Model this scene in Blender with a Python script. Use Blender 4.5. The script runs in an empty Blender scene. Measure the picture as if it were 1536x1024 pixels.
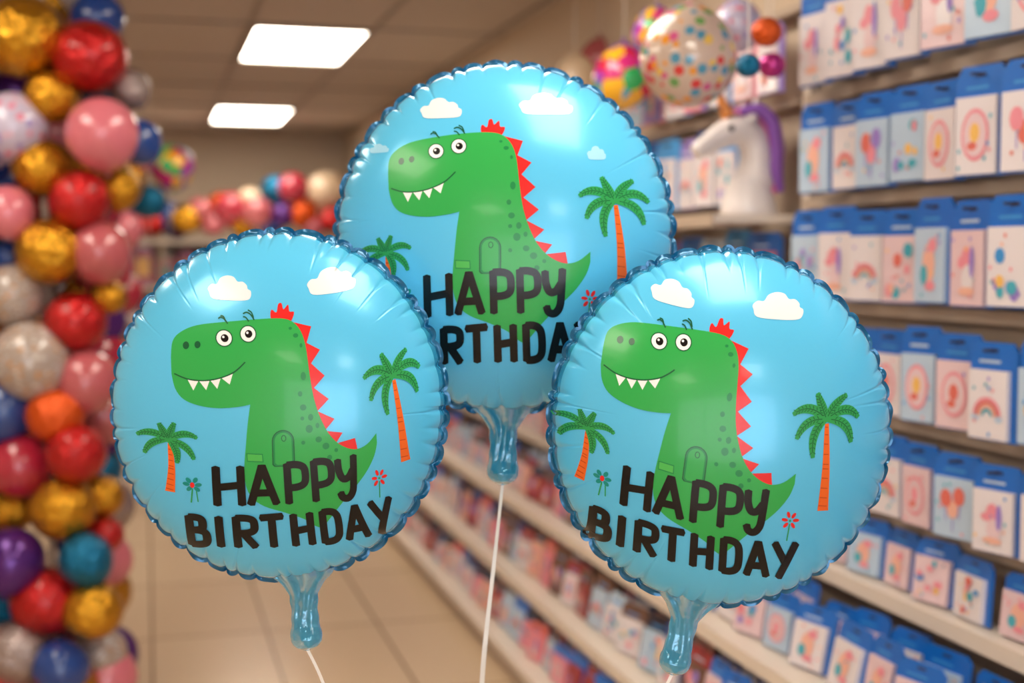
import bpy, math, random
import numpy as np
from mathutils import Vector, Matrix, Euler
from mathutils.geometry import delaunay_2d_cdt
random.seed(7)
S = bpy.context.scene
S.view_settings.view_transform = 'Standard'
COL = S.collection

# ------------------------------------------------------------------ helpers
def lin(c):
    r = []
    for v in c[:3]:
        v = v/255.0
        r.append(v/12.92 if v <= 0.04045 else ((v+0.055)/1.055)**2.4)
    return (r[0], r[1], r[2], 1.0)

def mat(name, c, rough=0.5, metal=0.0, coat=0.0, trans=0.0, emit=None, estr=0.0, bump=None, alpha=1.0, spec=None, coatr=0.12):
    m = bpy.data.materials.new(name); m.use_nodes = True
    nt = m.node_tree; b = nt.nodes['Principled BSDF']
    b.inputs['Base Color'].default_value = lin(c)
    b.inputs['Roughness'].default_value = rough
    b.inputs['Metallic'].default_value = metal
    b.inputs['Coat Weight'].default_value = coat
    b.inputs['Coat Roughness'].default_value = coatr
    b.inputs['Transmission Weight'].default_value = trans
    b.inputs['Alpha'].default_value = alpha
    if spec is not None: b.inputs['Specular IOR Level'].default_value = spec
    if emit:
        b.inputs['Emission Color'].default_value = lin(emit)
        b.inputs['Emission Strength'].default_value = estr
    tc = nt.nodes.new('ShaderNodeTexCoord')
    if bump:
        n = nt.nodes.new('ShaderNodeTexNoise'); n.inputs['Scale'].default_value = bump[0]
        n.inputs['Detail'].default_value = 3
        bp = nt.nodes.new('ShaderNodeBump'); bp.inputs['Strength'].default_value = bump[1]
        bp.inputs['Distance'].default_value = bump[2]
        nt.links.new(tc.outputs['Object'], n.inputs['Vector'])
        nt.links.new(n.outputs['Fac'], bp.inputs['Height'])
        nt.links.new(bp.outputs['Normal'], b.inputs['Normal'])
    return m

def dots_mat(name, base, cols, scale=18, thr=0.3, rough=0.12, alpha=1.0):
    m = mat(name, base, rough=rough, coat=0.4, alpha=alpha)
    nt = m.node_tree; b = nt.nodes['Principled BSDF']
    tc = nt.nodes.new('ShaderNodeTexCoord')
    v = nt.nodes.new('ShaderNodeTexVoronoi'); v.inputs['Scale'].default_value = scale
    nt.links.new(tc.outputs['Object'], v.inputs['Vector'])
    lt = nt.nodes.new('ShaderNodeMath'); lt.operation = 'LESS_THAN'; lt.inputs[1].default_value = thr
    nt.links.new(v.outputs['Distance'], lt.inputs[0])
    sp = nt.nodes.new('ShaderNodeSeparateColor')
    nt.links.new(v.outputs['Color'], sp.inputs['Color'])
    r = nt.nodes.new('ShaderNodeValToRGB'); r.color_ramp.interpolation = 'CONSTANT'
    while len(r.color_ramp.elements) < len(cols): r.color_ramp.elements.new(0.5)
    for i, c in enumerate(cols):
        r.color_ramp.elements[i].position = i/len(cols)
    for i, c in enumerate(cols):
        r.color_ramp.elements[i].color = lin(c)
    nt.links.new(sp.outputs[0], r.inputs['Fac'])
    mx = nt.nodes.new('ShaderNodeMix'); mx.data_type = 'RGBA'
    mx.inputs['A'].default_value = lin(base)
    nt.links.new(r.outputs['Color'], mx.inputs['B'])
    nt.links.new(lt.outputs[0], mx.inputs['Factor'])
    nt.links.new(mx.outputs['Result'], b.inputs['Base Color'])
    return m

class Acc:
    def __init__(s, mats): s.v=[]; s.f=[]; s.m=[]; s.mats=mats
    def add(s, vs, fs, mi):
        o=len(s.v); s.v.extend([tuple(p) for p in vs])
        for f in fs: s.f.append([o+i for i in f]); s.m.append(mi)
    def box(s, lo, hi, mi):
        x0,y0,z0=lo; x1,y1,z1=hi
        s.add([(x0,y0,z0),(x1,y0,z0),(x1,y1,z0),(x0,y1,z0),(x0,y0,z1),(x1,y0,z1),(x1,y1,z1),(x0,y1,z1)],
              [(0,3,2,1),(4,5,6,7),(0,1,5,4),(1,2,6,5),(2,3,7,6),(3,0,4,7)], mi)
    def fbox(s, T, lo, hi, mi):
        x0,y0,z0=lo; x1,y1,z1=hi
        vs=[T(p) for p in [(x0,y0,z0),(x1,y0,z0),(x1,y1,z0),(x0,y1,z0),(x0,y0,z1),(x1,y0,z1),(x1,y1,z1),(x0,y1,z1)]]
        s.add(vs, [(0,3,2,1),(4,5,6,7),(0,1,5,4),(1,2,6,5),(2,3,7,6),(3,0,4,7)], mi)
    def build(s, name, smooth=False, parent=None, bevel=None):
        me=bpy.data.meshes.new(name); me.from_pydata(s.v,[],s.f)
        for m in s.mats: me.materials.append(m)
        me.polygons.foreach_set('material_index', s.m)
        if smooth: me.polygons.foreach_set('use_smooth',[True]*len(s.f))
        me.update()
        o=bpy.data.objects.new(name,me); COL.objects.link(o)
        if parent: o.parent=parent
        if bevel:
            b=o.modifiers.new('bevel','BEVEL'); b.width=bevel; b.segments=2
        return o

def empty(name, loc=(0,0,0)):
    e=bpy.data.objects.new(name,None); e.location=loc; e.empty_display_size=0.05; COL.objects.link(e); return e

# ------------------------------------------------------------------ camera
FPX=2000.0
CAM=Vector((0,0,1.5))
ROT=Euler((math.radians(90-3.49),0,math.radians(-15.33)),'XYZ').to_matrix()
cam=bpy.data.cameras.new('camera'); camo=bpy.data.objects.new('camera',cam); COL.objects.link(camo)
camo.location=CAM; camo.rotation_euler=Euler((math.radians(90-3.49),0,math.radians(-15.33)),'XYZ')
cam.lens=36*FPX/1536; cam.sensor_width=36
cam.dof.use_dof=True; cam.dof.focus_distance=1.72; cam.dof.aperture_fstop=2.35
S.camera=camo
def P(u,v,D): return CAM+ROT@Vector(((u-768)/FPX*D, -(v-512)/FPX*D, -D))

# ------------------------------------------------------------------ room
m_wall=mat('wall_paint',(204,185,162),0.8,bump=(60,0.1,0.002))
m_ceil=mat('ceiling_tile',(184,170,157),0.9,bump=(150,0.3,0.002))
m_bar=mat('ceiling_tbar',(150,136,122),0.6)
m_panel=mat('light_panel',(255,250,240),0.5,emit=(255,244,227),estr=11.8)
m_trim=mat('trim_paint',(160,140,120),0.6)
m_floor=mat('floor_tiles',(180,155,128),0.25)
nt=m_floor.node_tree; b=nt.nodes['Principled BSDF']
tc=nt.nodes.new('ShaderNodeTexCoord')
br=nt.nodes.new('ShaderNodeTexBrick'); br.offset=0.0; br.squash=1.0
br.inputs['Scale'].default_value=1.0; br.inputs['Brick Width'].default_value=0.45; br.inputs['Row Height'].default_value=0.9
br.inputs['Mortar Size'].default_value=0.006; br.inputs['Mortar Smooth'].default_value=0.3
br.inputs['Color1'].default_value=lin((210,186,156)); br.inputs['Color2'].default_value=lin((203,178,148)); br.inputs['Mortar'].default_value=lin((130,108,84))
nt.links.new(tc.outputs['Object'],br.inputs['Vector']); nt.links.new(br.outputs['Color'],b.inputs['Base Color'])

X0,X1,Y0,Y1,ZC=-2.2,1.76,-4.0,12.2,2.63
def slab(name,lo,hi,m):
    a=Acc([m]); a.box(lo,hi,0); return a.build(name)
slab('floor',(X0-.1,Y0-.1,-.1),(X1+.1,Y1+.1,0),m_floor)
slab('ceiling',(X0-.1,Y0-.1,ZC),(X1+.1,Y1+.1,ZC+.1),m_ceil)
slab('wall_left',(X0-.1,Y0-.1,0),(X0,Y1+.1,ZC),m_wall)
slab('wall_right',(X1,Y0-.1,0),(X1+.1,Y1+.1,ZC),m_wall)
slab('wall_back',(X0,Y1,0),(X1,Y1+.1,ZC),m_wall)
slab('wall_front',(X0,Y0-.1,0),(X1,Y0,ZC),m_wall)
slab('baseboard_left',(X0,Y0,0),(X0+.015,Y1,.1),m_trim)
slab('baseboard_back',(X0+.02,Y1-.015,0),(X1,Y1,.1),m_trim)
m_fill=mat('fill_light_glow',(240,245,255),.3,emit=(230,240,255),estr=5.2)  # added fill light behind the camera, framed like a window to brighten the balloons
e=empty('added_fill_light_1',(-.2,Y0,1.35))
a=Acc([m_fill]); a.box((-1.7,.004,-.9),(1.7,.012,.95),0); a.build('fill_light_pane',parent=e)
a=Acc([m_trim])
for lo,hi in (((-1.76,0,-.96),(1.76,.05,-.9)),((-1.76,0,.95),(1.76,.05,1.01)),((-1.76,0,-.9),(-1.7,.05,.95)),((1.7,0,-.9),(1.76,.05,.95)),((-.6,0.013,-.9),(-.55,.05,.95)),((.55,0.013,-.9),(.6,.05,.95))):
    a.box(lo,hi,0)
a.build('frame',parent=e)
a=Acc([m_bar])
x=-1.9
while x<1.75:
    a.box((x-.012,Y0,ZC-.008),(x+.012,Y1,ZC+.001),0); x+=0.6
y=10.02-1.16*12
while y<12.1:
    a.box((X0,y-.012,ZC-.0085),(X1,y+.012,ZC+.001),0); y+=1.16
a.build('trim_1')
for yy in (10.02,6.54,3.06,.74,-2.74):
    for xx in (0.5,-1.3):
        e=empty('ceiling_light_panel',(xx+.3,yy+.58,ZC))
        a=Acc([m_panel]); a.box((-.27,-.55,-.012),(.27,.55,-.004),0); a.build('diffuser',parent=e)
        a=Acc([m_bar])
        for lo,hi in (((-.3,-.58,-.02),(-.27,.58,0)),((.27,-.58,-.02),(.3,.58,0)),((-.27,-.58,-.02),(.27,-.55,0)),((-.27,.55,-.02),(.27,.58,0))):
            a.box(lo,hi,0)
        a.build('frame',parent=e)

# ------------------------------------------------------------------ foil dino balloons
m_foil=mat('foil_sky_blue',(90,192,234),0.24,metal=0.08,coat=0.16,coatr=.06,spec=.32)
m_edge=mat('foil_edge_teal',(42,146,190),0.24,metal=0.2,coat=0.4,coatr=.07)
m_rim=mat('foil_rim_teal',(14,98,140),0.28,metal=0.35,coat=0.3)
m_neck=mat('foil_neck_teal',(66,164,200),0.13,metal=0.15,coat=0.8,trans=0.3,bump=(34,0.6,0.012),coatr=.05)
m_rib=mat('white_ribbon',(240,238,234),0.4)
def art(name,c,r=0.27): return mat(name,c,r,metal=0.0,coat=0.12,coatr=.06,spec=.32)
AM={'green':art('print_green',(48,164,76)),'dgreen':art('print_dark_green',(26,130,68)),'olive':art('print_outline_green',(20,88,52)),
    'red':art('print_red',(222,36,34)),'white':art('print_white',(240,240,236)),'cloud':art('print_cloud',(214,222,224)),
    'fcloud':art('print_faint_cloud',(156,210,234)),
    'black':art('print_black',(10,8,8)),'leaf':art('print_leaf',(44,154,80)),'orange':art('print_orange',(232,102,32)),
    'brown':art('print_brown',(176,62,20)),'teal':art('print_teal',(20,140,130)),'lime':art('print_light_green',(74,180,80))}

def catmull(pts,n=6,closed=True):
    out=[]; N=len(pts)
    rng=range(N) if closed else range(N-1)
    g=lambda i: np.array(pts[i%N] if closed else pts[max(0,min(N-1,i))],float)
    for i in rng:
        p0,p1,p2,p3=g(i-1),g(i),g(i+1),g(i+2)
        for k in range(n):
            t=k/n
            out.append(tuple(0.5*((2*p1)+(-p0+p2)*t+(2*p0-5*p1+4*p2-p3)*t*t+(-p0+3*p1-3*p2+p3)*t**3)))
    if not closed: out.append(tuple(pts[-1]))
    return out
def ell(cx,cy,rx,ry,n=20,a=0):
    return [(cx+rx*math.cos(t)*math.cos(a)-ry*math.sin(t)*math.sin(a), cy+rx*math.cos(t)*math.sin(a)+ry*math.sin(t)*math.cos(a)) for t in [2*math.pi*i/n for i in range(n)]]
def stroke(path,w,w2=None,cap=True,wf=None):
    p=np.array(path,float); n=len(p); L=[];R=[]
    for i in range(n):
        d=p[min(n-1,i+1)]-p[max(0,i-1)]; d/=(np.hypot(*d)+1e-9); nn=np.array([-d[1],d[0]])
        t=i/(n-1); ww=(wf(t) if wf else (w if w2 is None else w+(w2-w)*t))/2
        L.append(tuple(p[i]+nn*ww)); R.append(tuple(p[i]-nn*ww))
    out=L[:]
    if cap and not wf:
        d=p[-1]-p[-2]; d/=np.hypot(*d); out.append(tuple(p[-1]+d*(w2 or w)*.18))
    out+=R[::-1]
    if cap and not wf:
        d=p[0]-p[1]; d/=np.hypot(*d); out.append(tuple(p[0]+d*w*.18))
    return out

SH=[]  # (material, layer, polygon) in print units
def sh(m,l,poly): SH.append((m,l,poly))
def cloud(x0,x1,y0,y1,m='cloud'):
    w=x1-x0;h=y1-y0
    pts=[(0.03,.72),(0.0,.55),(.08,.38),(.2,.36),(.27,.12),(.42,0),(.58,.04),(.68,.22),(.8,.22),(.9,.36),(.92,.5),(1,.6),(.99,.85),(.88,.97),(.5,1),(.12,.97)]
    sh(m,1,catmull([(x0+a*w,y0+b*h) for a,b in pts],4))
cloud(631,693,153,185); cloud(779,859,146,180)
sh('red',1,[(750,212),(785,221),(777,243),(798,254),(783,272),(804,291),(786,307),(809,325),(790,341),(817,355),(800,371),(829,377),(817,392),(849,388),(853,410),(825,408),(795,390),(775,350),(765,300),(758,240)])
sh('red',1,catmull([(726,214),(722,204),(724,196),(731,200),(734,189),(739,188),(742,196),(749,190),(751,199),(758,200),(756,208),(750,215),(738,218)],4))
body=[(583,268),(585,246),(596,232),(618,221),(655,214),(700,209),(738,208),(757,214),(769,228),(775,246),(778,268),(781,295),(786,325),(795,353),(808,378),(826,396),(848,405),(868,401),(886,387)]
body2=[(886,402),(880,420),(866,441),(848,460),(829,478),(812,496),(798,512),(788,522),(777,518),(762,506),(735,494),(706,483),(689,469),(681,448),(680,420),(683,385),(686,355),(690,328)]
jaw=[(690,328),(672,332),(645,335),(620,333),(600,326),(589,312),(584,292)]
poly=catmull(body,4,False)+catmull(body2,4,False)+catmull(jaw,4,False)[1:]
sh('green',2,poly)
for x,y,rx,ry in [(770,289,4,6),(764,314,3.5,4),(768,334,5,4.5),(779,349,4,5),(766,350,3,3),(776,366,5.5,6),(789,362,3,4),(790,383,5,4.5),(766,386,3,3),(801,394,5.5,5),(806,412,4,4),(817,402,3,3),(760,232,4,3),(752,222,2.5,2),(768,246,2.2,3)]:
    sh('dgreen',3,ell(x,y,rx,ry,16))
def arch(x0,x1,y0,y1,n=10):
    r=(x1-x0)/2; cx=(x0+x1)/2
    return [(x1,y1-3),(x1-3,y1),(x0+3,y1),(x0,y1-3)]+[(cx-r*math.cos(math.pi*i/n),y0+r-r*math.sin(math.pi*i/n)) for i in range(n+1)]
sh('olive',3,arch(719.5,752.5,365.5,421)); sh('dgreen',4,arch(721,751,367,420)); sh('green',4.5,arch(723.5,748.5,369.5,418))
sh('olive',5,ell(737,378,3.8,5,14)); sh('green',6,ell(737,378,2.6,3.8,14))
sh('dgreen',3,[(683,400),(706,401),(707,414),(684,413)]); sh('lime',4,[(684.5,401.5),(705,402.5),(705.5,412.5),(685,411.5)])
for ex,ey in ((655,236),(689,229)):
    sh('olive',3,ell(ex,ey,12.2,12,28)); sh('white',4,ell(ex,ey,10.6,10.4,28)); sh('black',5,ell(ex+.8,ey,5.4,5.4,20)); sh('white',6,ell(ex-1,ey-1.5,1.7,1.7,12))
for pth in ([(660,216),(655,210),(650,208),(647,210)],[(657,213),(654,207),(650,206)],[(698,210),(693,203),(687,200),(682,202)],[(697,207),(694,200),(689,197)],[(690,212),(686,207),(682,206)]):
    sh('olive',5,stroke(catmull(pth,4,False),1.9))
sh('olive',4,ell(603,250,4.2,5.4,16,.2)); sh('olive',4,ell(618.5,247.5,4,5,16,.2))
def mouth(x): 
    xs=[588,605,625,645,665,676,684]; yy=[291,296.5,297,293,284.5,276,268]
    return float(np.interp(x,xs,yy))
sh('olive',5,stroke(catmull([(588,291),(605,296.5),(625,297),(645,293),(665,284.5),(676,276),(684,268)],6,False),1.9))
for xa,xb,tx,ty in ((605,620,613,312),(620,635,630,310),(635,650,645,307),(650,667,662,300)):
    sh('white',4,[(xa,mouth(xa)),(xb,mouth(xb)),(tx,ty)])
def palm(cx,cy,s,tips,base,bw,tw):
    tp=(cx+2*s,cy+6*s)
    path=catmull([tp,((tp[0]*.55+base[0]*.45)+3*s,(tp[1]+base[1])/2),base],10,False)
    sh('orange',1,stroke(path,tw,bw,cap=False))
    n=len(path)
    for k in range(1,11):
        i=int(k*(n-1)/11); p=np.array(path[i]); q=np.array(path[min(n-1,i+1)]); d=(q-p)/np.hypot(*(q-p)); nn=np.array([-d[1],d[0]]); w=(tw+(bw-tw)*i/(n-1))/2-.6
        sh('brown',2,[tuple(p+nn*w),tuple(p-nn*w*.7+d*1.2),tuple(p-nn*w*.7+d*2.2),tuple(p+nn*w+d*1.2)])
    for j,(tx,ty,kx,ky) in enumerate(tips):
        c=np.array([cx,cy]); t=c+np.array([tx,ty])*s; k=c+np.array([kx,ky])*s
        pp=[tuple((1-u)**2*c+2*u*(1-u)*k+u*u*t) for u in [i/10 for i in range(11)]]
        sh('leaf',3+0.15*j,stroke(pp,1,wf=lambda u:s*(3+12*math.sin(math.pi*min(1,u*.85+.08))**.8*(1-.25*u))))
        sh('olive',4.4,stroke(pp[1:-1],0.9*s+.25,cap=False))
        for i in range(2,10):
            p=np.array(pp[i]); q=np.array(pp[i-1]); d=(p-q)/np.hypot(*(p-q)); nn=np.array([-d[1],d[0]])
            for sg in (1,-1):
                e=p+nn*sg*4.6*s-d*-2.6*s
                sh('olive',4.5,stroke([tuple(p+nn*sg*1.2*s),tuple(e)],.8*s+.2,cap=False))
T1=[(-53,-6,-30,-26),(-42,28,-34,-4),(-13,54,-24,14),(-20,-36,-8,-14),(28,-32,8,-22),(51,0,30,-24),(44,34,38,0)]
palm(922,310,1.0,T1,(934,441),17,6)
palm(580,388,.78,[(-53,-2,-28,-20),(-40,32,-32,2),(-16,-30,-8,-14),(10,-34,2,-14),(48,-8,26,-24),(42,34,34,4),(14,44,18,16)],(581,468),13,5)
sh('leaf',1,stroke([(610,460),(608,482)],1.8)); sh('leaf',1,stroke([(615,462),(617,480)],1.5))
for dx,dy in ((-8,-2),(-5,-8),(4,-9),(8,-2),(6,5),(-4,5)):
    sh('teal',2,ell(610+dx,455+dy,4.6,3,12,math.atan2(dy,dx)))
sh('red',3,ell(610,454,3,4.5,12))
sh('leaf',1,stroke([(885,462),(883,488)],1.8)); 
for dx,dy in ((-8,-1),(-3,-9),(5,-8),(9,-1),(5,7),(-6,7)):
    sh('red',2,ell(885+dx,457+dy,5,2.6,12,math.atan2(dy,dx)))
sh('leaf',3,ell(885,457,1.8,1.8,10))
def bowl(y0,y1,x=1.0): 
    m=(y0+y1)/2; r=(y1-y0)/2
    return catmull([(0,y1),(.45*x,y1),(.82*x,y1-.16*r),(x,m+.45*r),(x,m-.45*r),(.82*x,y0+.16*r),(.45*x,y0),(0,y0)],4,False)
LET={'H':[[(0,0),(0,1)],[(1,0),(1,1)],[(0,.47),(1,.53)]],'A':[[(0,0),(.5,1)],[(1,0),(.5,1)],[(.2,.3),(.8,.3)]],
 'P':[[(0,0),(0,1)],bowl(.4,.97)],'R':[[(0,0),(0,1)],bowl(.47,.97),[(.35,.47),(1,0)]],'B':[[(0,0),(0,1)],bowl(.53,.97,.85),bowl(.03,.53,1.05)],
 'I':[[(0,0),(0,1)]],'T':[[(-.02,.96),(1.02,.98)],[(.5,.96),(.5,0)]],'D':[[(0,0),(0,1)],bowl(.03,.97,1.0)],
 'Y':[[(0,1),(.52,.45)],[(1,1),(.28,-.02)]],
 'y':[catmull([(-.05,1),(-.02,.72),(.2,.5),(.6,.5),(.95,.68)],5,False),catmull([(1.08,1.02),(.98,.5),(.85,.14),(.5,-.03),(.12,.0),(-.02,.14)],5,False)]}
cnt=0
def word(items,w):
    global cnt
    for ch,x0,x1,t0,b0,t1,b1 in items:
        for st in LET[ch]:
            q=[]
            for a_,b_ in st:
                t=t0+(t1-t0)*a_; bb=b0+(b1-b0)*a_
                q.append((x0+(x1-x0)*a_+1.5*(.5-b_), bb+(t-bb)*b_))
            if len(q)==2: q=[tuple(np.array(q[0])*(1-k/6)+np.array(q[1])*k/6) for k in range(7)]
            cnt+=1
            sh('black',7+cnt*.04,stroke(q,w))
word([('H',642,675,423,483,421,481),('A',687,723,420,480,418,479),('P',741,767,417,479,416,478),('P',781,807,415,478,414,477),('y',820,843,417,477,415,477)],11.4)
def tb(x): return 504-(x-603)*.045, 552-(x-603)*.02
its=[]
for ch,xa,xb in (('B',605,625),('I',644,649),('R',667,691),('T',701,731),('H',747,771),('D',790,813),('A',826,856),('Y',866,898)):
    (t0,b0),(t1,b1)=tb(xa),tb(xb); its.append((ch,xa,xb,t0,b0,t1,b1))
word(its,11.5)

# landmark fits between the three prints (each print sits a little differently on its foil)
LB=[(655,236),(689,229),(603,250),(739,190),(886,387),(923,310),(934,440),(580,388),(580,468),(662,169),(818,164),(640,424),(842,418),(603,549),(898,487),(885,457),(610,455)]
LA=[(360,500),(397,492),(302,516),(444,451),(587,645),(608,552),(617,686),(271,657),(272,735),(360,422),(509,426),(340,694),(546,682),(298,806),(597,741),(587,712),(309,721)]
LC=[(974,501),(1008,502),(917,506),(1062,470),(1179,700),(1220,615),(1211,756),(867,645),(864,714),(997,433),(1152,461),(916,684),(1127,742),(878,794),(1180,803),(1167,773),(884,711)]
def basis(p):
    x=(np.asarray(p,float)[:,0]-757)/200; y=(np.asarray(p,float)[:,1]-356)/200
    return np.stack([np.ones_like(x),x,y,x*x,x*y,y*y],1)
def fit(dst):
    c,_,_,_=np.linalg.lstsq(basis(LB),np.array(dst,float),rcond=None); return c
FIT={'A':fit(LA),'B':fit(LB),'C':fit(LC)}

def densify(poly,d=4.5):
    out=[];n=len(poly)
    for i in range(n):
        a_=np.array(poly[i]);b_=np.array(poly[(i+1)%n]); k=max(1,int(math.ceil(np.hypot(*(b_-a_))/d)))
        for j in range(k): out.append(tuple(a_+(b_-a_)*j/k))
    return out
def tri(poly):
    poly=densify(poly)
    q=[poly[0]]
    for p in poly[1:]:
        if abs(p[0]-q[-1][0])+abs(p[1]-q[-1][1])>0.02: q.append(p)
    if abs(q[0][0]-q[-1][0])+abs(q[0][1]-q[-1][1])<0.02: q.pop()
    xs=[p[0] for p in q]; ys_=[p[1] for p in q]; pts=[Vector(p) for p in q]; n=len(pts)
    st=5.0
    if max(xs)-min(xs)>12 and max(ys_)-min(ys_)>12:
        gx=min(xs)+st/2
        while gx<max(xs):
            gy=min(ys_)+st/2
            while gy<max(ys_):
                pts.append(Vector((gx,gy))); gy+=st
            gx+=st
    r=delaunay_2d_cdt(pts,[],[list(range(n))],1,1e-4)
    return [tuple(v) for v in r[0]],[tuple(f) for f in r[2]]
TRI=[(m,l)+tri(p) for m,l,p in SH]

def smooth(x): 
    x=np.clip(x,0,1); return x*x*(3-2*x)

def dino_balloon(key,cx,cy,rx,ry,D,necko,neckd,seed,extra=None,ribbon=None):
    rs=np.random.RandomState(seed)
    e=bpy.data.objects.new('dinosaur_birthday_balloon',None); COL.objects.link(e); e.empty_display_size=.05
    e.matrix_world=Matrix.Translation(P(cx,cy,D))@ROT.to_4x4()
    k=D/FPX; ax,ay=rx*k,ry*k; h=.52*(ax+ay)/2
    N=52
    th=np.sort((np.arange(N)+rs.uniform(-.33,.33,N))*2*np.pi/N)
    stg=rs.uniform(.35,1.1,N); ext=rs.uniform(.07,.16,N)
    for i in rs.choice(N,15,replace=False): ext[i]=rs.uniform(.22,.40); stg[i]=rs.uniform(.6,.95)
    wd=rs.uniform(.006,.011,N); drift=rs.uniform(-.16,.16,N)
    def crease(t,a):
        c=np.zeros_like(t)
        for i in range(N):
            d=(a-th[i]-drift[i]*(1-t)+np.pi)%(2*np.pi)-np.pi
            w=wd[i]*(0.7+1.9*smooth((t-.88)/.12))
            c+=stg[i]*(np.exp(-(d/w)**2)-.3*np.exp(-(d/(2.2*w))**2))*smooth((t-(1-ext[i]))/ext[i])
        return c
    def rimr(a):
        i=np.searchsorted(th,a%(2*np.pi)); lo=th[(i-1)%N]; hi=th[i%N]
        span=(hi-lo)%(2*np.pi); f=((a-lo)%(2*np.pi))/span
        return 1+.014*np.sqrt(np.clip(np.sin(np.pi*f),0,1))-.008
    def prof(t,a):
        c=crease(t,a)
        tt=np.clip(t*(1+.013*c),0,1)
        z=h*np.sqrt(np.clip(1-tt**2.25,0,1))
        return z-.0012*c*smooth((1-t)/.08)
    def rx_(t): return smooth((t-.88)/.12)
    def surf(x,y):
        a=np.arctan2(y/ay,x/ax); t0=np.hypot(x/ax,y/ay); t=t0/rimr(a)**rx_(t0)
        return prof(np.clip(t,0,1),a)
    nth=1300
    A=np.arange(nth)*2*np.pi/nth; rr=rimr(A)
    ts=np.concatenate([np.linspace(0.02,.6,22),1-(1-np.linspace(0,1,54)[1:])**1.6*.4])
    V=[];F=[];MI=[]
    def ring(t,front):
        r_=rr**float(rx_(t))
        tv=np.full(nth,t); z=prof(tv,A)*(1 if front else -1)
        return np.stack([ax*t*r_*np.cos(A),ay*t*r_*np.sin(A),z],1)
    rings=[ring(t,True) for t in ts]
    fl=[]
    ph=rs.uniform(0,6.28,3)
    wav=.0024*np.sin(37*A+ph[0])+.0016*np.sin(61*A+ph[1])
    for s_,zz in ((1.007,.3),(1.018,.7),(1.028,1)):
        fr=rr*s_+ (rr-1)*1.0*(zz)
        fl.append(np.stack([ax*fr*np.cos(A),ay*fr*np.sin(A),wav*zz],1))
    bts=[1-(1-q)**1.6 for q in np.linspace(0.02,1,26)][::-1]
    backs=[ring(t,False) for t in bts[1:]]
    allr=rings+fl
    V=np.concatenate([[[0,0,h]]]+allr)
    idx=lambda r,i:1+r*nth+(i%nth)
    for i in range(nth): F.append((0,idx(0,i),idx(0,i+1))); MI.append(0)
    for r in range(len(allr)-1):
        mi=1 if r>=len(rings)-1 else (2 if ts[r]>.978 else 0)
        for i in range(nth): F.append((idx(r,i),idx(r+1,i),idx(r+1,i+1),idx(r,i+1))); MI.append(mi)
    base=len(V); V=np.concatenate([V]+backs+[[[0,0,-h]]])
    rl=len(rings)-1
    def bi(r,i): return idx(rl,i) if r<0 else base+r*nth+(i%nth)
    for r in range(-1,len(backs)-1):
        for i in range(nth): F.append((bi(r,i),bi(r+1,i),bi(r+1,i+1),bi(r,i+1))); MI.append(0)
    last=len(V)-1
    for i in range(nth): F.append((bi(len(backs)-1,i),last,bi(len(backs)-1,i+1))); MI.append(0)
    me=bpy.data.meshes.new('foil_body'); me.from_pydata(V.tolist(),[],F)
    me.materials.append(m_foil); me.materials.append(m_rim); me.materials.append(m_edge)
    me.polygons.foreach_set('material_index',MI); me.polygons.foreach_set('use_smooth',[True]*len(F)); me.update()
    o=bpy.data.objects.new('foil_body',me); COL.objects.link(o); o.parent=e
    names=list(AM); acc=Acc([AM[n] for n in names])
    shapes=list(TRI)
    if extra:
        for m,l,p in extra: shapes.append((m,l)+tri(p))
    for m,l,vs,fs in shapes:
        vs=np.array(vs); q=basis(vs)@FIT[key]
        dx=(q[:,0]-cx); dy=-(q[:,1]-cy); z=np.zeros(len(q))
        for _ in range(6):
            x=dx*(D-z)/FPX; y=dy*(D-z)/FPX; z=surf(x,y)
        off=.00040+.00011*l
        nx=x*.8; ny=y*.8; nz=np.sqrt(np.clip(.06-nx**2-ny**2,.004,1)); nl=np.sqrt(nx**2+ny**2+nz**2)
        vv=np.stack([x+off*nx/nl,y+off*ny/nl,z+off*nz/nl],1)
        if fs:
            f0=fs[0]; a0,b0,c0=vv[f0[0]],vv[f0[1]],vv[f0[2]]
            if np.cross(b0-a0,c0-a0)[2]<0: fs=[tuple(reversed(f)) for f in fs]
        acc.add(vv.tolist(),fs,names.index(m))
    acc.build('printed_design',smooth=True,parent=e)
    # neck / tail
    o0=np.array([necko[0],-necko[1]])*k; d=np.array([neckd[0],-neckd[1]])*k; L=np.hypot(*d); d/=L; nn=np.array([-d[1],d[0]])
    ss=np.linspace(0,1,80); W=np.interp(ss,[0,.08,.15,.3,.5,.66,.80,.90,.97,1],[50,45,34,22,20,21,24.5,23,15,3])*k
    ker=np.ones(5)/5; W=np.convolve(np.pad(W,2,mode='edge'),ker,mode='valid'); W[-1]=2*k
    Tk=np.interp(ss,[0,.1,.28,.5,.7,.85,.95,1],[.024,.018,.010,.006,.009,.015,.012,.001])
    n2=96; vs=[];fs=[]; p1,p2=rs.uniform(0,6,2)
    for i,s_ in enumerate(ss):
        c=o0+d*L*s_
        for j in range(n2):
            al=2*np.pi*j/n2
            ww=W[i]*(1+.025*math.sin(s_*31+p1)*(s_>.3)*(s_<.75)); rip=1+.24*math.sin(al*9+2*math.sin(s_*5+p2))*max(0,1-s_*1.1)+.07*math.sin(al*4+s_*14+p1)
            p=c+nn*math.cos(al)*ww; vs.append((p[0],p[1],math.sin(al)*Tk[i]*rip))
    for i in range(79):
        for j in range(n2): fs.append((i*n2+j,(i+1)*n2+j,(i+1)*n2+(j+1)%n2,i*n2+(j+1)%n2))
    fs.append(tuple(range(79*n2,80*n2)))
    a=Acc([m_neck]); a.add(vs,fs,0); a.build('filling_neck',smooth=True,parent=e)
    # ribbon down to the weight
    inv=e.matrix_world.inverted()
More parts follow.
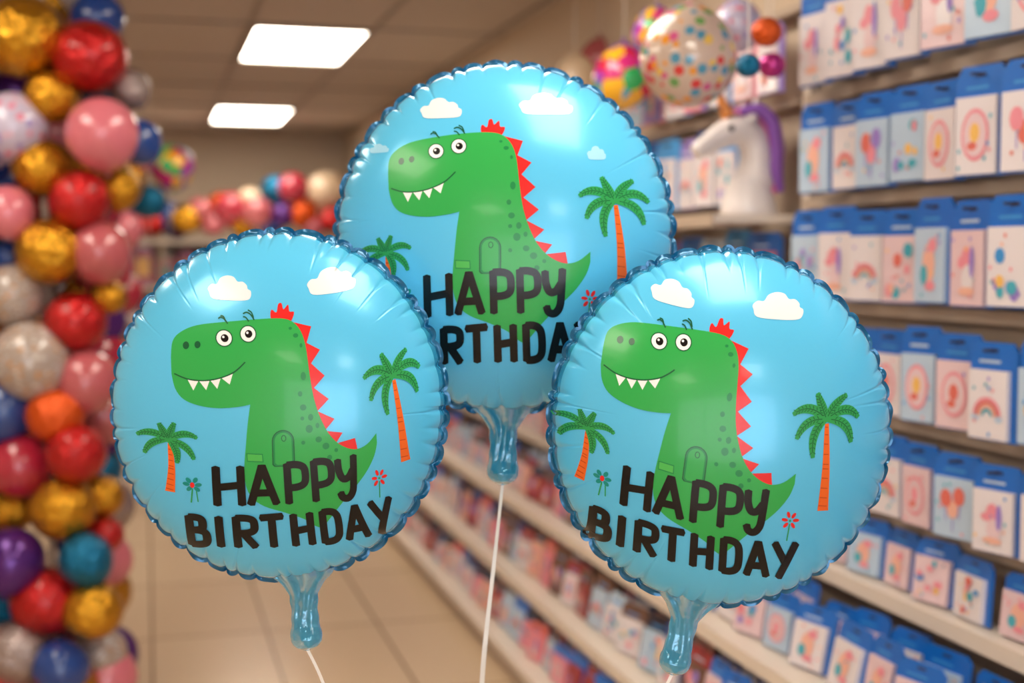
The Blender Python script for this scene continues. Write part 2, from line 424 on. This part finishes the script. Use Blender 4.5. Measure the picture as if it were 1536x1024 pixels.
    pts=[Vector((o0[0]+d[0]*L*.985,o0[1]+d[1]*L*.985,0))]
    for u,v in ribbon: pts.append(inv@P(u,v,D))
    pts.append(inv@Vector((WT.x+random.uniform(-.01,.01),WT.y,.116)))
    q=np.array([tuple(p) for p in pts]); sl=np.concatenate([[0],np.cumsum(np.linalg.norm(np.diff(q,axis=0),axis=1))])
    sg=np.concatenate([np.linspace(0,.5,60),np.linspace(.5,sl[-1],61)[1:]])
    cc=np.stack([np.interp(sg,sl,q[:,c_]) for c_ in range(3)],1)
    for _ in range(25):
        m_=cc.copy(); m_[1:-1]=(cc[:-2]+2*cc[1:-1]+cc[2:])/4; m_[60:]=cc[60:]; m_[59:62]=(cc[58:61]+2*cc[59:62]+cc[60:63])/4; cc=m_
    vs=[];fs=[]
    for i,c in enumerate(cc):
        tw=.35*math.sin(i*.23); w=.0022+.0014*min(1,i/30)
        ux,uz=math.cos(tw),math.sin(tw)
        for sx,sz in ((-1,-.12),(1,-.12),(1,.12),(-1,.12)):
            vs.append((c[0]+w*sx*ux-w*sz*uz,c[1],c[2]+w*sx*uz+w*sz*ux))
    for i in range(len(cc)-1):
        for j in range(4): fs.append((i*4+j,i*4+(j+1)%4,(i+1)*4+(j+1)%4,(i+1)*4+j))
    a=Acc([m_rib]); a.add(vs,fs,0); a.build('ribbon',parent=e)
    return e

WT=P(715,900,1.85); WT.z=0
m_wt=mat('weight_foil',(60,150,185),.25,metal=.6,bump=(60,.5,.01))
a=Acc([m_wt]); vs=[];fs=[]
prf=[(0,0),(.045,0),(.05,.01),(.045,.05),(.02,.075),(.012,.085),(.03,.11),(0,.095)]
for i,(r,z) in enumerate(prf):
    for j in range(24): 
        rr_=r*(1+.06*math.cos(j*math.pi/1.5)); vs.append((rr_*math.cos(j*math.pi/12),rr_*math.sin(j*math.pi/12),z))
for i in range(len(prf)-1):
    for j in range(24): fs.append((i*24+j,i*24+(j+1)%24,(i+1)*24+(j+1)%24,(i+1)*24+j))
a.add(vs,fs,0); w=a.build('balloon_weight',smooth=True); w.location=WT

SHx=[]
_s=SH; SH=SHx
cloud(555,584,221,235,'fcloud'); cloud(881,909,227,248,'fcloud')
SH=_s
dino_balloon('B',757,357,249,257,1.97,(-2,249),(-1,121),3,extra=SHx,ribbon=[(746,800),(737,880),(729,950),(722,1024)])
dino_balloon('A',420,607,246,257,1.78,(33,246),(8,122),11,ribbon=[(478,1000),(488,1028)])
dino_balloon('C',1079,640,251,263,1.76,(-44,250),(-27,122),23,ribbon=[(997,1024)])

# ------------------------------------------------------------------ shelving on right
m_sh=mat('shelf_white',(225,212,198),0.4); m_rail=mat('rail_beige',(184,165,146),0.5); m_back=mat('back_panel',(172,153,134),0.7)
XW=X1; XF=XW-.056
YA,YM,YE=.6,3.26,11.9
panel=empty('peg_rail_wall_panel',(XW,6.0,0))
def part(name,boxes,m,parent,org,bevel=None):
    a=Acc([m])
    for lo,hi in boxes: a.box(tuple(lo[i]-org[i] for i in range(3)),tuple(hi[i]-org[i] for i in range(3)),0)
    return a.build(name,parent=parent,bevel=bevel)
og=(XW,6,0)
part('back_panel',[((XW-.02,YA,0.0),(XW-.001,YE,1.9)),((XW-.02,YA,1.9),(XW-.001,YM,2.6))],m_back,panel,og)
rails=[2.25,1.925,1.65,1.38,1.115,.885]
part('rails',[((XF,YA,z-.014),(XW-.02,YM,z+.014)) for z in rails]+[((XF,YM+.05,z-.01),(XW-.02,YE,z+.01)) for z in (1.93,1.375,1.11,.86)]+[((XF,YM+.02,2.17),(XW-.001,4.6,2.19))],m_rail,panel,og)
part('uprights',[((XW-.05,y-.02,0),(XW-.001,y+.02,(2.6 if y<3.5 else 1.95))) for y in (YA+.03,1.95,YM,4.6,5.8,7.0,8.2,9.4,10.6,YE-.03)],m_sh,panel,og)
decks=[(.74,1.62,.145),(.53,1.42,.16),(.30,1.32,.18),(.10,1.22,.155)]
for z,xe,_h in decks:
    o_=(xe,6,z); e=empty('store_shelf' if z>.2 else 'shelf_base_deck',o_)
    if z>.2:
        part('board',[((xe,YA,z-.022),(XF-.001,YE,z))],m_sh,e,o_,.003)
        part('price_strip',[((xe-.006,YA,z-.034),(xe-.001,YE,z+.003))],m_sh,e,o_)
    else:
        part('deck',[((xe,YA,z-.03),(XF-.001,YE,z))],m_sh,e,o_,.004)
        part('kick_plate',[((xe+.03,YA,0),(xe+.05,YE,z-.03))],m_rail,e,o_)
o_=(1.46,7,1.6); e=empty('store_shelf',o_)
part('board',[((1.46,YM+.03,1.600),(XF-.001,YE,1.622))],m_sh,e,o_,.003); part('price_strip',[((1.455,YM+.03,1.59),(1.459,YE,1.624))],m_rail,e,o_)

PM=[mat('pack_blue',(18,104,196),.3,coat=.3),mat('pack_white',(226,218,222),.25,coat=.5),mat('pack_pink',(228,142,156),.4),mat('pack_coral',(218,110,98),.4),
    mat('pack_teal',(70,168,188),.4),mat('pack_lavender',(150,125,200),.4),mat('pack_yellow',(236,186,100),.4),mat('pack_dark',(50,44,55),.4),
    mat('pack_blush',(226,198,204),.25,coat=.5),mat('pack_red',(155,46,52),.35,coat=.3),mat('pack_navy',(40,70,130),.35,coat=.3),mat('pack_magenta',(165,60,105),.35,coat=.3),
    mat('pack_paleblue',(182,204,226),.25,coat=.5),mat('pack_skyblue',(60,144,210),.4),mat('pack_brown',(112,80,64),.5),mat('pack_peach',(232,176,156),.4)]
def pack(acc,X,y,z0,w,h,yaw=0,lean=0,hdr=0,bod=1,style=0,hang=True):
    cy_,sy_=math.cos(yaw),math.sin(yaw); n=Vector((-cy_,-sy_,0)); a_=Vector((sy_,-cy_,0)); u=(Vector((0,0,1))*math.cos(lean)-n*math.sin(lean))
    nn=n*math.cos(lean)+Vector((0,0,1))*math.sin(lean)
    O=Vector((X,y,z0))
    T=lambda p:O+a_*p[0]+u*p[1]+nn*p[2]
    acc.fbox(T,(-w/2,0,0),(w/2,h*.9,.006),hdr)
    v=[(-w/2,h*.9),(w/2,h*.9),(w*.38,h),(-w*.38,h)]
    acc.add([T((p[0],p[1],0)) for p in v]+[T((p[0],p[1],.006)) for p in v],[(3,2,1,0),(4,5,6,7),(0,1,5,4),(1,2,6,5),(2,3,7,6),(3,0,4,7)],hdr)
    acc.fbox(T,(-w*.09,h*.90,.006),(w*.09,h*.935,.0068),7)
    acc.fbox(T,(-w*.45,h*.02,.006),(w*.36,h*.72,.016),bod)
    acc.fbox(T,(-w*.30,h*.79,.006),(w*.14,h*.82,.0075),random.choice((12,13,13)))
    c=.0175
    def disc(x,y_,rx,ry,mi,n_=12,dc=0):
        acc.add([T((x+rx*math.cos(t),y_+ry*math.sin(t),c+dc)) for t in [2*math.pi*i/n_ for i in range(n_)]],[tuple(range(n_))],mi)
    def arc(x,y_,r0,r1,mi):
        vs=[];m=10
        for i in range(m+1):
            t=math.pi*i/m; vs+= [T((x+r0*math.cos(t),y_+r0*math.sin(t),c)),T((x+r1*math.cos(t),y_+r1*math.sin(t),c))]
        acc.add(vs,[(2*i,2*i+1,2*i+3,2*i+2) for i in range(m)],mi)
    cols=[2,2,3,4,5,6,2,13,15,4]; rc=lambda:random.choice(cols)
    cx_=-w*.045; cy2=h*.375
    st=style
    if st==0:
        for k in range(4): arc(cx_,cy2-h*.12,w*(.30-.06*k),w*(.25-.06*k),(2,3,15,4)[k])
        disc(cx_-w*.25,cy2-h*.14,w*.08,h*.04,12); disc(cx_+w*.25,cy2-h*.14,w*.08,h*.04,12)
    elif st==1:
        disc(cx_,cy2,w*.28,h*.24,2,16); disc(cx_,cy2,w*.23,h*.20,8,16,.0006); disc(cx_,cy2+h*.02,w*.1,h*.09,rc(),10,.0012); disc(cx_-w*.05,cy2-h*.1,w*.1,h*.04,3,10,.0012)
    elif st==2:
        for k in range(7): disc(cx_+random.uniform(-.26,.26)*w,cy2+random.uniform(-.26,.26)*h,w*random.uniform(.05,.11),h*random.uniform(.04,.08),rc(),10,k*.0003)
    elif st==3:
        for dx,dy in ((-.14,.1),(.13,.14),(0,-.02)):
            disc(cx_+dx*w,cy2+dy*h,w*.12,h*.11,random.choice((2,15,5,3)),12,abs(dx)*.004); acc.fbox(T,(cx_+dx*w-.001,cy2+dy*h-h*.26,c-.001),(cx_+dx*w+.001,cy2+dy*h-h*.1,c),5)
    elif st==5:
        disc(cx_,cy2,w*.17,h*.2,15,12); disc(cx_+w*.1,cy2+h*.18,w*.12,h*.07,2,10,.0004); disc(cx_-w*.12,cy2-h*.1,w*.1,h*.1,4,10,.0004); disc(cx_+w*.05,cy2-h*.2,w*.14,h*.05,2,10,.0008)
    elif st==6:
        disc(cx_,cy2+h*.08,w*.13,h*.12,2,12); disc(cx_-w*.12,cy2+h*.04,w*.1,h*.05,2,10,.0003); disc(cx_+w*.04,cy2-h*.1,w*.15,h*.13,8 if bod!=8 else 1,12,.0006)
        disc(cx_+w*.14,cy2+h*.05,w*.06,h*.15,5,10,.0009); disc(cx_+w*.02,cy2-h*.22,w*.2,h*.04,15,10,.0012)
    for k in range(7): disc(cx_+random.uniform(-.34,.34)*w,h*random.uniform(.06,.68),w*.03,h*.022,rc(),8,.0002)
    if hang:
        acc.box((X-.03,y-.003,z0+h*.92-.003),(XF-.001,y+.003,z0+h*.92+.003),7)
STY=(1,2,2,3,5,5,6,6,0,1,2)
rows=[(2.268,.24),(1.944,.27),(1.669,.23),(1.399,.232),(1.134,.216),(.904,.195)]
for ri,(z,h) in enumerate(rows):
    acc=Acc(PM)
    y=YA+.12; 
    while y<YM-.07:
        w=random.uniform(.118,.144); 
        pack(acc,XW-.09-random.uniform(0,.02),y,z+random.uniform(0,.006),w,h*random.uniform(.92,1.0),yaw=math.radians(random.uniform(3,18)),hdr=0,bod=random.choice((1,1,1,8,8,12)),style=random.choice(STY))
        y+=w+random.uniform(.003,.018)
    acc.build('hanging_party_packs')
for z,h,Z in ((1.955,.22,2),(1.66,.24,0),(1.388,.2,1),(1.125,.2,1),(.902,.18,1)):
    acc=Acc(PM)
    y={2:3.38,0:3.64,1:YM+.12}[Z]
    while y<({2:4.5}.get(Z,YE-.1)):
        w=random.uniform(.12,.16)
        X=XW-.09-random.uniform(0,.02)
        hd=random.choice((12,5,2,13,8)) if Z==2 else random.choice((0,0,10,5,12,13,0))
        pack(acc,X,y,z,w,h*random.uniform(.85,1.0),yaw=math.radians(random.uniform(2,16)),hdr=hd,bod=random.choice((1,8,12,2,5,1)),style=random.choice(STY))
        y+=w+random.uniform(.01,.04)
    acc.build('hanging_favor_packs')
for (z,xe,hm) in decks:
    acc=Acc(PM)
    for dep in ((.075,.17) if xe<1.5 else (.045,)):
        y=YA+.12
        while y<YE-.12:
            w=random.uniform(.11,.15); h=random.uniform(.82,1)*hm
            far=y>3.2
            if far: hd=random.choice((0,9,10,0,14,3,14,7,12,10)); bo=random.choice((1,2,15,14,9,12,8,12,1)) 
            else: hd=0; bo=random.choice((1,8,12,8,1))
            pack(acc,xe+dep+random.uniform(0,.01),y,z+.004,w,h,yaw=math.radians(random.uniform(-3,14)),lean=math.radians(random.uniform(3,7) if xe>1.5 else random.uniform(5,15)),hdr=hd,bod=bo,style=random.choice(STY),hang=False)
            y+=w+random.uniform(.006,.035)
    acc.build('shelf_party_packs')

# ------------------------------------------------------------------ unicorn bust on shelf
uni=empty('unicorn_head_ornament',(1.60,3.40,1.623)); uni.scale=(1.14,1.14,1.14)
m_uw=mat('unicorn_white',(228,220,218),.3,coat=.4); m_gold=mat('unicorn_gold',(205,130,70),.3,metal=.4); m_mane=mat('unicorn_mane_purple',(128,74,168),.4); m_mane2=mat('unicorn_mane_pink',(226,120,175),.4)
def skin(name,pts,edges,m,parent,sub=2):
    me=bpy.data.meshes.new(name); me.from_pydata([p[:3] for p in pts],edges,[])
    o=bpy.data.objects.new(name,me); COL.objects.link(o); o.parent=parent
    s=o.modifiers.new('skin','SKIN'); s.use_smooth_shade=True
    if me.skin_vertices:
        for i,p in enumerate(pts): me.skin_vertices[0].data[i].radius=(p[3],p[4] if len(p)>4 else p[3])
        me.skin_vertices[0].data[0].use_root=True
    u=o.modifiers.new('sub','SUBSURF'); u.levels=sub; u.render_levels=sub
    me.materials.append(m); return o
skin('head_and_neck',[(.02,0,.06,.058,.062),(.03,0,.10,.048,.052),(.032,0,.15,.042,.046),(.015,0,.195,.042,.046),(-.03,0,.21,.042,.044),(-.075,0,.186,.031,.033),(-.115,0,.158,.024,.025),(-.138,0,.145,.022,.023)],[(i,i+1) for i in range(7)],m_uw,uni)
a=Acc([m_uw]); vs=[];fs=[]
for i,(r,z) in enumerate(((0,0),(.068,0),(.072,.008),(.066,.03),(.058,.06),(.048,.09))):
    for j in range(24): vs.append((.01+r*math.cos(j*math.pi/12),r*.85*math.sin(j*math.pi/12),z))
for i in range(5):
    for j in range(24): fs.append((i*24+j,i*24+(j+1)%24,(i+1)*24+(j+1)%24,(i+1)*24+j))
a.add(vs,fs,0); a.build('plinth',smooth=True,parent=uni)
def cone(name,base,tip,r,m,parent,n=16,twist=False):
    b_=Vector(base);t=Vector(tip);d=(t-b_).normalized();s_=d.cross(Vector((0,1,0))).normalized();q=d.cross(s_)
    vs=[];K=12
    for i in range(K+1):
        f=i/K
        for j in range(n):
            al=2*math.pi*j/n; r_=r*(1-f*.97)*(1+(.12*math.sin(al+f*22) if twist else 0))
            vs.append(b_+(t-b_)*f+(s_*math.cos(al)+q*math.sin(al))*r_)
    a=Acc([m]); a.add(vs,[(i*n+j,i*n+(j+1)%n,(i+1)*n+(j+1)%n,(i+1)*n+j) for i in range(K) for j in range(n)],0); a.build(name,smooth=True,parent=parent)
cone('horn',(-.045,0,.236),(-.09,0,.325),.019,m_gold,uni,twist=True)
cone('ear_1',(0,-.026,.225),(.01,-.038,.285),.017,m_uw,uni); cone('ear_2',(0,.026,.225),(.01,.038,.285),.017,m_uw,uni)
for i,(yy,mm) in enumerate(((-.046,m_mane),(-.02,m_mane2),(.02,m_mane),(.046,m_mane2))):
    skin('mane_%d'%(i+1),[(-.03,yy*.5,.245,.012),(.015,yy*.8,.256,.018),(.05,yy,.225,.019),(.06,yy*1.1,.16,.019),(.056,yy*1.2,.10,.017),(.066,yy*1.3,.05,.009)],[(j,j+1) for j in range(5)],mm,uni,1)
a=Acc([PM[7]]); 
for sgn in (-1,1):
    vs=[(-.055+.008*math.cos(t),sgn*.039,.205+.008*math.sin(t)) for t in [2*math.pi*i/10 for i in range(10)]]
    a.add(vs,[tuple(range(10))],0)
a.build('eyes',parent=uni)

# ------------------------------------------------------------------ balloons (latex and foil)
def lathe_mesh(name,prof,n=40,wr=0):
    vs=[];fs=[]
    for i,(r,z) in enumerate(prof):
        for j in range(n):
            al=2*math.pi*j/n; rr_=r*(1+wr*math.sin(al*14)*abs(z)**2); vs.append((rr_*math.cos(al),rr_*math.sin(al),z))
    for i in range(len(prof)-1):
        for j in range(n): fs.append((i*n+j,i*n+(j+1)%n,(i+1)*n+(j+1)%n,(i+1)*n+j))
    me=bpy.data.meshes.new(name); me.from_pydata(vs,[],fs); me.polygons.foreach_set('use_smooth',[True]*len(fs)); return me
pl=[]
for i in range(31):
    ph=math.pi*i/30; r=math.sin(ph); z=math.cos(ph)
    if z<0: r*=1-.12*(-z)**2; z*=1.12
    pl.append((max(r,.0005),z))
pl=pl[:-1]+[(.06,-1.12),(.035,-1.15),(.05,-1.18),(.11,-1.24),(.10,-1.25),(.02,-1.2)]
lat=lathe_mesh('latex',pl[::-1])
pf=[]
for i in range(31):
    ph=math.pi*i/30; pf.append((max(math.sin(ph)**.95,.0005),math.cos(ph)*.93))
foilm=lathe_mesh('foil_orb',pf[::-1],84,.03)
BM={'gold':mat('balloon_gold',(200,144,38),.2,metal=.85,bump=(4,.35,.08)),'red':mat('balloon_red',(185,18,20),.18,metal=.6,bump=(4,.4,.08),coat=.4),
 'silver':mat('balloon_silver',(165,150,146),.25,metal=.7,bump=(4,.35,.08)),'pink':mat('balloon_pink',(208,112,124),.22,coat=.6),
 'blue':mat('balloon_blue',(14,62,135),.22,coat=.6),'teal':mat('balloon_teal',(12,108,148),.2,metal=.6,bump=(4,.4,.08)),
 'orange':mat('balloon_orange',(215,85,20),.2,metal=.5,bump=(4,.3,.08)),'crimson':mat('balloon_crimson',(170,34,58),.22,coat=.6),
 'purple':mat('balloon_purple',(85,38,118),.2,metal=.4),'dpink':mat('balloon_rose',(180,88,94),.22,coat=.6),
 'clear':dots_mat('balloon_clear_silver',(165,150,140),[(200,190,182),(190,140,95),(180,172,170)],6,.4),
 'print':dots_mat('balloon_printed_white',(190,182,204),[(215,125,145),(150,140,195),(210,170,190)],3.0,.36),
 'confetti':dots_mat('balloon_confetti',(205,182,165),[(215,60,60),(230,150,50),(80,150,180),(210,90,140),(110,160,90),(230,190,90)],4.2,.46),
 'multi':dots_mat('balloon_multicolour',(60,150,90),[(40,160,200),(200,40,120),(240,180,40),(40,170,90),(200,30,60),(130,60,170)],1.9,.95),
 'magenta':mat('balloon_magenta',(185,50,130),.2,metal=.5),'cream':mat('balloon_cream',(214,188,158),.25,coat=.6)}
def balloon(parent,loc,r,c,kind='l',rot=None):
    base={'l':lat,'f':foilm}[kind]
    me=base.copy(); me.materials.append(BM[c])
    o=bpy.data.objects.new('balloon_'+c,me); COL.objects.link(o); o.parent=parent
    o.location=Vector(loc)-Vector(parent.location); o.scale=(r,r,r)
    if rot is None: rot=(random.uniform(-.6,.6),random.uniform(-.6,.6),random.uniform(0,6))
    o.rotation_euler=rot; return o
cc=P(80,900,4.45); cb=Vector((cc.x,cc.y,0))
col=empty('balloon_column',cb)
L=[(35,55,64,'gold','f'),(135,85,56,'red','f'),(78,145,42,'gold','f'),(195,132,30,'silver','l'),(20,190,52,'print','l'),(153,200,54,'pink','l'),(208,212,34,'blue','l'),
(65,252,47,'gold','f'),(120,300,47,'red','f'),(178,285,34,'gold','f'),(12,318,40,'pink','l'),(75,377,52,'gold','f'),(150,378,46,'dpink','l'),(20,442,46,'clear','l'),
(113,482,48,'red','f'),(162,445,28,'gold','f'),(12,385,24,'blue','l'),(45,540,58,'clear','l'),(130,572,48,'dpink','l'),(8,612,48,'blue','l'),(83,622,44,'orange','f'),
(30,697,49,'crimson','l'),(114,680,46,'red','f'),(95,762,50,'gold','f'),(152,745,34,'gold','f'),(18,765,34,'gold','f'),(18,840,49,'purple','l'),(128,838,40,'teal','l'),(158,803,28,'red','f'),
(70,902,54,'red','f'),(140,915,45,'gold','f'),(5,915,30,'teal','f'),(25,978,48,'silver','l'),(92,1000,44,'blue','f'),(152,978,38,'clear','l')]
for i,(u,v,r,c,kd) in enumerate(L):
    D=4.3+(.10 if r<40 else 0)+random.uniform(-.03,.05)
    p=P(u,v,D); rr_=r*D/FPX
    balloon(col,p,rr_,c,kd,None)
cl=['gold','red','pink','silver','blue','dpink','clear','crimson','gold','teal','orange','purple']
random.seed(5)
for i in range(60):
    z=.13+2.35*(i/59); an=i*2.4
    px,py=cb.x+.17*math.cos(an),cb.y+.08+.17*abs(math.sin(an))+.06
    if math.cos(an)<-.2: px-=.07
    balloon(col,(px,py,z),random.uniform(.09,.108),random.choice(cl),random.choice(('l','l','f')))
for i in range(14):
    balloon(col,(cb.x-.28+random.uniform(-.03,.03),cb.y+random.uniform(-.1,.1),.14+i*.175),random.uniform(.09,.11),random.choice(cl),random.choice(('l','f')))
for q,(dx,dy) in enumerate(((-.15,-.12),(.05,-.15),(.17,-.05),(-.02,.12),(.12,.12))):
    balloon(col,(cb.x+dx,cb.y+dy,.105),.1,('red','gold','pink','teal','blue')[q],'l',(math.pi,0,q))
a=Acc([m_rail]); 
vs=[];fs=[]
for i,(r,z) in enumerate(((.16,0),(.16,.012),(.02,.02),(.012,.03),(.012,2.5),(0.001,2.5))):
    for j in range(24): vs.append((r*math.cos(j*math.pi/12),r*math.sin(j*math.pi/12),z))
for i in range(5):
    for j in range(24): fs.append((i*24+j,i*24+(j+1)%24,(i+1)*24+(j+1)%24,(i+1)*24+j))
a.add(vs,fs,0); a.build('stand_pole',parent=col)

m_str=mat('string_white',(225,215,205),.5)
def hang(name,p,r,c,kd='l'):
    rot=(math.pi,0,random.uniform(0,6)) if kd=='l' else (0,0,0)
    e=empty(name,p); o=balloon(e,p,r,c,kd,rot)
    a=Acc([m_str]); a.box((-.0012,-.0012,r*.9),(.0012,.0012,ZC-p[2]),0); a.build('string',parent=e); return e
hang('confetti_balloon',P(1033,88,3.2),.117,'confetti')
hang('multicolour_balloon',P(936,118,4.35),.102,'multi')
hang('cream_balloon',P(862,118,5.0),.085,'cream')
hang('rose_balloon',P(900,92,5.3),.085,'dpink')
hang('printed_balloon',P(1106,40,3.45),.066,'print')
hang('orange_foil_balloon',P(1150,48,3.05),.036,'orange','f')
hang('teal_foil_balloon',P(1122,98,2.8),.026,'teal','f')
hang('magenta_balloon',P(1158,98,3.3),.034,'magenta','f')
hang('multicolour_balloon',P(985,50,4.1),.075,'multi')

# ------------------------------------------------------------------ back display unit
bk=empty('back_display_unit',(0,10.9,0))
a=Acc([m_sh]); 
for z in (.1,.5,.9,1.3,1.66): a.box((-1.9,-.2,z-.03),(1.15,.25,z),0)
a.build('shelves',parent=bk)
a=Acc([m_back]); a.box((-1.9,.25,0),(1.15,.28,1.66),0)
for x in (-1.9,-.9,.1,1.11): a.box((x,-.19,0),(x+.04,.25,1.66),0)
a.build('panels',parent=bk)
acc=Acc(PM)
for z in (.1,.5,.9,1.3):
    x=-1.8
    while x<1.05:
        w=random.uniform(.1,.2);h=random.uniform(.15,.3); c=random.choice((9,11,14,2,10,14,1,8,7,3,9))
        y=-.15+random.uniform(0,.08)
        acc.box((x,y,z+.002),(x+w,y+.1,z+h),c); acc.box((x+w*.15,y-.003,z+h*.25),(x+w*.85,y,z+h*.75),random.choice((1,2,6,4,12)))
        acc.box((x+w*.25,y+.03,z+h),(x+w*.75,y+.05,z+h+.03),random.choice((1,9,10)))
        x+=w+random.uniform(.01,.05)
acc.build('boxed_party_supplies',parent=bk)
clu=empty('balloon_cluster',(0,10.9,1.66))
random.seed(9)
for u,v,r,c in [(440,282,24,'crimson'),(415,285,24,'teal'),(490,285,30,'cream'),(425,322,20,'purple'),(455,320,22,'orange'),(385,318,24,'dpink'),(345,312,24,'crimson'),(320,335,20,'pink'),(280,328,24,'gold'),(250,325,24,'blue'),(300,315,20,'dpink'),(365,340,18,'gold'),(405,340,18,'blue'),(500,330,22,'red'),(470,340,18,'pink'),(225,335,22,'red'),(200,325,24,'pink'),(170,330,24,'gold'),(140,320,24,'blue'),(110,330,22,'orange'),(60,320,24,'red'),(375,300,20,'cream'),(330,305,18,'orange'),(265,345,18,'purple')]:
    D=10.95+random.uniform(-.05,.1); p=P(u,v,D); rr_=r*D/FPX; p.z=max(p.z,1.665+rr_*1.12)
    balloon(clu,p,rr_,c,'f' if random.random()<.4 else 'l',(0,0,random.uniform(0,6)))
st=empty('balloon_bouquet',P(235,600,8.3)); st.location.z=0
for u,v,r,c in [(222,302,28,'teal'),(258,250,34,'multi'),(190,270,28,'gold'),(205,235,26,'pink'),(185,345,28,'pink'),(165,400,32,'dpink'),(175,310,26,'blue'),(185,440,30,'crimson'),(160,350,26,'orange'),(170,500,30,'silver'),(165,560,28,'dpink')]:
    p=P(u,v,7.6+random.uniform(0,.4)); balloon(st,p,r*7.8/FPX,c,'f' if c in('teal','gold') else 'l',(0,0,0))
    b0=Vector(p)-st.location; a=Acc([m_str]); 
    q=.0015; zt=b0.z-r*7.8/FPX*.9
    a.add([(-q,0,.05),(q,0,.05),(q,.003,.05),(-q,.003,.05),(b0.x-q,b0.y,zt),(b0.x+q,b0.y,zt),(b0.x+q,b0.y+.003,zt),(b0.x-q,b0.y+.003,zt)],[(0,1,5,4),(1,2,6,5),(2,3,7,6),(3,0,4,7)],0); a.build('string',parent=st)
a=Acc([m_wt]); vs=[];fs=[]
for i,(r,z) in enumerate(prf):
    for j in range(24): vs.append((r*1.4*math.cos(j*math.pi/12),r*1.4*math.sin(j*math.pi/12),z*.8))
for i in range(len(prf)-1):
    for j in range(24): fs.append((i*24+j,i*24+(j+1)%24,(i+1)*24+(j+1)%24,(i+1)*24+j))
a.add(vs,fs,0); a.build('weight',smooth=True,parent=st)

w=bpy.data.worlds.new('world'); S.world=w; w.use_nodes=True
w.node_tree.nodes['Background'].inputs['Color'].default_value=lin((255,235,210)); w.node_tree.nodes['Background'].inputs['Strength'].default_value=.3
